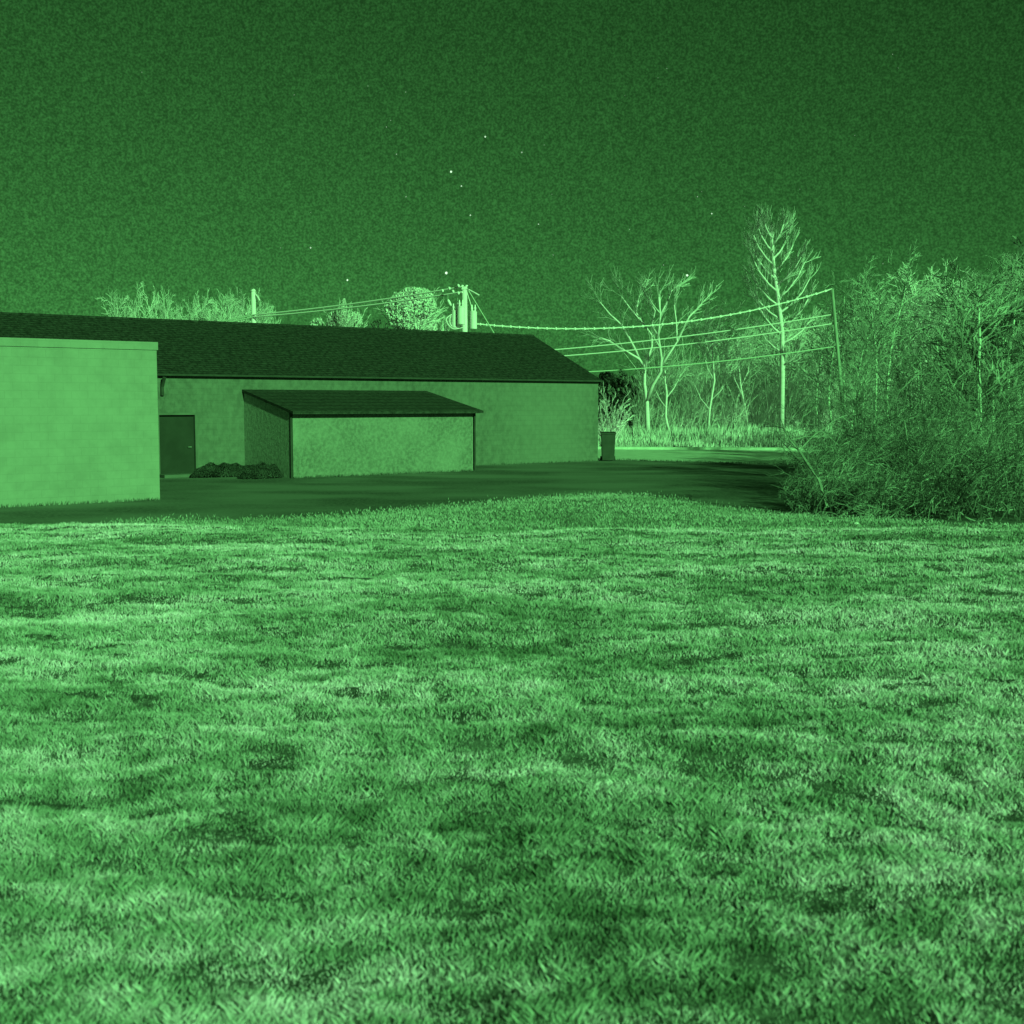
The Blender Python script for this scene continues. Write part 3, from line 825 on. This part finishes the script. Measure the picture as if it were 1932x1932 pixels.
# ------------------------------------------------------------------ utility poles
def pole(px, ytop, Y, r, label, m=M['pole'], lean=(0, 0), name='utility_pole'):
    t = P(px, ytop, Y); b0 = Vector((t.x+lean[0], t.y+lean[1], 0))
    rt = root(name, tuple(b0), label, 'utility pole')
    mb = MB(); mb.tube([b0, t], [r*1.15, r*.85], 12); mb.build('shaft', m, rt, smooth=True)
    return rt, b0, t
Y1, Y2, Y3 = 73.0, 64.0, 74.0
p1, p1b, p1t = pole(478, 549, Y1, .15, 'plain pale utility pole rising above the left of the roof')
p2, p2b, p2t = pole(876.5, 541, Y2, .155, 'pale utility pole carrying transformers, above the middle of the roof')
p3t = P(1570, 545, Y3); p3foot = P(1600, 800, Y3); 
p3, p3b, p3t = pole(1570, 545, Y3, .10, 'leaning utility pole at the right where the twisted cable ends', M['poledim'], lean=(P(1604, 545, Y3).x-P(1570, 545, Y3).x, 0))
# crossarm and fittings of the left pole
def arm(pt, rt, c, d, L, zoff, insul=3, m=M['pole']):
    mb = MB(); q = c + UP*zoff; u = d.normalized()
    mb.tube([q - u*L/2, q + u*L/2], .055, 6); ar = mb.build('crossarm', m, rt)
    tops = []
    for i in range(insul):
        t = q + u*(L*(i/(insul-1)-.5)*.92)
        mi = MB(); mi.tube([t, t+UP*.12, t+UP*.13, t+UP*.2, t+UP*.21, t+UP*.28], [.03, .03, .07, .07, .05, .04], 8); mi.build('insulator', M['ceramic'], ar)
        tops.append(t + UP*.28)
    return tops
u1 = (Vector((p2t.x, p2t.y, 0)) - Vector((p1t.x, p1t.y, 0))).normalized(); side1 = Vector((-u1.y, u1.x, 0))
mb = MB(); mb.tube([P(480, 553, Y1), P(486, 560, Y1-.2), P(490, 567, Y1-.1)], .05, 5); mb.build('bracket', M['pole'], p1)
mb = MB(); mb.tube([p1t - UP*.02, p1t + UP*.1], [.16, .09], 10); mb.build('cap', M['pole'], p1)
W1 = [P(478, 594, Y1-.2), P(478, 598, Y1-.2)]
def string_at(pts_, parent):
    for (a_, b_) in pts_:
        q0 = P(a_-2.2, b_+.8, Y2-.1); q1 = P(a_+2.2, b_-.8, Y2-.1); mi = MB()
        mi.tube([q0, q0.lerp(q1, .3), q0.lerp(q1, .7), q1], [.035, .085, .085, .03], 8); mi.build('insulator', M['ceramic'], parent)
string_at([(865, 539), (848, 544), (835, 548.5), (865, 553), (855, 550)], p2)
for (a_, b_) in ((872.5, 540), (880.5, 540)):
    q = P(a_, b_, Y2); mi = MB(); mi.tube([q-UP*.12, q-UP*.02, q, q+UP*.06], [.03, .03, .07, .05], 8); mi.build('insulator', M['ceramic'], p2)
mb = MB(); q = P(871, 545, Y2-.1); mb.tube([q, P(882, 545, Y2-.1)], .05, 6); mb.build('crossarm', M['pole'], p2)
# transformers: three cans round the shaft
z_c0 = P(876, 617, Y2).z; z_c1 = P(876, 584, Y2).z
for (px, dy, zz, rr) in ((858.5, -.15, -.06, .185), (870, -.42, .10, .20), (893.5, -.05, -.10, .17)):
    c = P(px, 600, Y2 + dy)
    mb = MB(); z0 = z_c0 + zz; h = z_c1 - z_c0 - .02
    ca = Vector((c.x, c.y, z0))
    mb.tube([ca, ca+UP*.03, ca+UP*h*.93, ca+UP*h, ca+UP*(h+.06)], [rr*.92, rr, rr, rr*1.05, rr*.55], 16)
    can = mb.build('transformer', M['can'], p2, smooth=False)
    for dx_ in (-.08, .08):
        mi = MB(); q = ca + UP*(h+.02) + Vector((dx_, 0, 0)); mi.tube([q, q+UP*.1, q+UP*.12, q+UP*.2, q+UP*.22, q+UP*.34], [.04, .04, .055, .05, .035, .02], 8); mi.build('bushing', M['ceramic'], can)
    mi = MB(); mi.box(ca + UP*h*.5 + Vector((0, rr*.6, 0)), (.08 if px < 876 else -.08, 0, 0), ( (p2t.x-ca.x)*.3, (Y2-c.y)*.5+.05, 0), UP*.1); mi.build('bracket', M['metal'], can)
def curve_part(pts_px, Y, r, name, m, parent):
    P_ = [P(a, b, Y + (d if d else 0)) for a, b, d in pts_px]
    out = []
    for i in range(len(P_)-1):
        p0 = P_[max(i-1, 0)]; p1_ = P_[i]; p2_ = P_[i+1]; p3_ = P_[min(i+2, len(P_)-1)]
        for k in range(5):
            t = k/5; out.append(.5*((2*p1_) + (p2_-p0)*t + (2*p0-5*p1_+4*p2_-p3_)*t*t + (3*p1_-p0-3*p2_+p3_)*t**3))
    out.append(P_[-1]); mb = MB(); mb.tube(out, r, 6); return mb.build(name, m, parent)
curve_part([(856, 588, -.1), (849, 600, -.2), (850, 612, -.25), (858, 619, -.2), (868, 617, -.1), (875, 612, 0)], Y2, .028, 'lead_cable', M['pole'], p2)
curve_part([(858, 590, -.2), (843, 600, -.3), (844, 610, -.35), (854, 620, -.3), (866, 619.5, -.2), (876, 617, 0)], Y2, .028, 'lead_cable', M['pole'], p2)
curve_part([(880, 548, 0), (887, 570, .1), (892, 588, .1), (890, 596, 0)], Y2, .018, 'lead_cable', M['wire'], p2)
# fuse cutouts hanging left of the shaft
for (a, b, c_, d_) in ((845, 565, 851, 577), (863.5, 571, 867.5, 581)):
    mb = MB(); q0 = P(a, b, Y2-.3); q1 = P(c_, d_, Y2-.3); mb.tube([q0, q0.lerp(q1, .2), q0.lerp(q1, .8), q1], [.03, .065, .06, .03], 8); co_ = mb.build('fuse_cutout', M['ceramic'], p2)
    mb = MB(); mb.tube([q0, P(a, b-9, Y2-.2)], .02, 5); mb.build('hanger', M['metal'], co_)
mb = MB(); mb.tube([P(884, 546, Y2), P(897, 553, Y2-.1), P(904, 557, Y2)], .03, 5); mb.build('brace', M['pole'], p2)

# ------------------------------------------------------------------ wires
def sagline(a, b, sag, n=60):
    return [a.lerp(b, i/n) - UP*(4*sag*(i/n)*(1-i/n)) for i in range(n+1)]
def wire(a, b, sag, r, label, m=M['wire'], twist=0, name='power_line', ext=0):
    pts = sagline(a, b, sag, 60 if not twist else int((b-a).length/0.11))
    mb = MB()
    if twist:
        d = (b-a).normalized(); s1 = d.cross(UP).normalized(); s2 = s1.cross(d)
        per = twist; L = (b-a).length
        for ph in range(3):
            q = []
            for i, p in enumerate(pts):
                an = 2*math.pi*(i/len(pts)*L/per) + ph*2.094
                q.append(p + s1*math.cos(an)*r*1.5 + s2*math.sin(an)*r*1.5)
            mb.tube(q, r, 4)
    else: mb.tube(pts, r, 5)
    # beads imitating glints along the bundle are added after it is built
    o = mb.build(name, m); 
    tag(o, label, 'power line'); return o
# bundled cable from the transformers to the leaning pole
ca = P(893, 610.5, Y2-.05); cb = p3t.copy()
L = (cb-ca).length
o = wire(ca, cb, 1.02, .016, 'thick twisted overhead cable sagging from the transformers to the leaning pole', twist=1.7)
for i in range(38):
    t = .015 + .96*(i/37)**1.15; dt_ = .0035 + .004*t
    q = [ca.lerp(cb, u_) - UP*(4*1.02*u_*(1-u_)) for u_ in (t, t+dt_)]
    mb = MB(); mb.tube([q[0], q[0].lerp(q[1], .2), q[0].lerp(q[1], .8), q[1]], [.05, .072, .072, .05], 6)
    c_ = mb.build('glint_bead', M['ceramic']); c_.parent = o  # pale bead added for each bright glint of the twisting strands
# continuing to the right out of sight
for (a, b, mid_, lb, m_) in (((1043, 656), (1578, 592), (1423, 609), 'higher of the two thin wires crossing behind the forked tree', 'wire'),
                           ((1063, 667), (1580, 609), (1391, 631), 'lower of the two thin wires crossing behind the forked tree', 'wire'),
                           ((1111, 696), (1586, 652), (1290, 683), 'lowest overhead wire, emerging above the eave end of the roof', 'wire2')):
    # from behind the building, rising to the leaning pole
    dx = b[0]-a[0]; dyp = b[1]-a[1]
    a2 = (a[0]-dx*.35, a[1]-dyp*.25)
    wire(P(*a2, 76), P(*b, Y3+.1), .35, .030, lb, M[m_])
# wires between the two poles above the roof and onward to the left
for k_, (t1, nm) in enumerate(zip(W1, ('upper', 'lower'))):
    t2 = P(872, 541 + 10*k_, Y2-.1)
    wire(t1, t2, .12, .042, 'overhead wire from the plain pole to the transformer pole, %s one of the two' % nm, M['wire'])
    far = P(250, 622 + 4*k_, Y1 + 4)
    wire(t1, far, .2, .042, 'overhead wire running left from the plain pole, %s one of the two' % nm, M['wire2'])
# guy wire
g0 = P(884, 548, Y2); g1 = Vector((g0.x + 4.9, g0.y+1.0, 0))
tag_o = MB(); tag_o.tube([g0, g1], .02, 5); tag(tag_o.build('guy_wire', M['wire2']), 'slanting guy wire on the right of the transformer pole', 'guy wire')

# ------------------------------------------------------------------ small stones at the lawn edge
def stone(px, py, r, label, seed):
    c = G(px, py); rn = random.Random(seed); mb = MB(); 
    rows, cols = 6, 9
    for i in range(rows+1):
        th_ = math.pi*i/rows
        for j in range(cols):
            ph = 2*math.pi*j/cols; d = Vector((math.sin(th_)*math.cos(ph), math.sin(th_)*math.sin(ph), math.cos(th_)))
            rr = r*(1+.35*noise.noise(d*1.7+Vector((seed, 0, 0)))); q = c + Vector((d.x*rr*1.3, d.y*rr, max(-.2*r, d.z*rr*.75))) + UP*r*.3
            mb.v.append(tuple(q))
    for i in range(rows):
        for j in range(cols):
            mb.f.append((i*cols+j, (i+1)*cols+j, (i+1)*cols+(j+1)%cols, i*cols+(j+1)%cols))
    tag(mb.build('stone', M['stone']), label, 'stone')
stone(1616, 990, .05, 'small pale stone in front of the arching brambles', 1)
stone(1566, 985, .045, 'small pale stone below the leftmost dark brambles', 2)

# ------------------------------------------------------------------ stars
def emat(name, s_):
    m = bpy.data.materials.new(name); m.use_nodes = True; n = m.node_tree; n.nodes.clear()
    e = n.nodes.new('ShaderNodeEmission'); e.inputs[0].default_value = (.62, 1, .62, 1); e.inputs[1].default_value = s_
    o_ = n.nodes.new('ShaderNodeOutputMaterial'); n.links.new(e.outputs[0], o_.inputs[0]); return m
EB, EM_, EF = emat('star_bright', 1.3), emat('star_mid', .8), emat('star_faint', .42)
for (px, py, r, m_, lb) in [(842, 515, 2.6, EB, 'brightest star, just above left of the transformer pole top'), (851, 324, 2.0, EB, 'bright star high in the middle of the sky'),
    (1296.5, 519.5, 2.1, EB, 'bright star above the forked spreading tree'), (655.5, 528.5, 1.7, EB, 'star low above the small spiky tree'), (586, 467.5, 1.5, EM_, 'lone star at the left, above the roof'),
    (915.5, 258, 1.8, EM_, 'topmost star of the sky'), (984.5, 287.5, 1.6, EF, 'faint star right of the topmost one'), (870.5, 351, 1.4, EM_, 'small star just below right of the bright high one'),
    (887.5, 406, 1.4, EM_, 'small star in line below the bright high one'), (1343, 403, 1.4, EM_, 'lone star high on the right'), (1016, 423, 1.1, EM_, 'tiny star in the middle of the sky'),
    (766, 371, 1.1, EF, 'faint star left of the bright high one'), (1252, 500, .9, EF, 'faint star left of the one above the forked tree'), (748, 291, 1.1, EF, 'faint star at the upper left'), (1316, 371, 1.0, EF, 'faint star up-left of the lone right one')]:
    Yd = 1800; c = P(px, py, Yd); mb = MB(); rr = r*.95*Yd/F
    mb.tube([c-UP*rr, c-UP*rr*.7, c, c+UP*rr*.7, c+UP*rr], [.05, rr*.7, rr, rr*.7, .05], 8)
    tag(mb.build('star', m_, origin=c), lb, 'star')

rn = random.Random(31)
for i in range(22):
    px, py = rn.uniform(250, 1700), rn.uniform(90, 500); c = P(px, py, 1800); mb = MB(); rr = rn.uniform(.5, .85)*1800/F
    mb.tube([c-UP*rr, c-UP*rr*.7, c, c+UP*rr*.7, c+UP*rr], [.05, rr*.7, rr, rr*.7, .05], 6)
    tag(mb.build('star', EF, origin=c), 'barely visible faint star in the grainy sky', 'star', 'faint stars scattered over the sky')
for o in sc.objects:
    if '_o' in o.keys(): del o['_o']
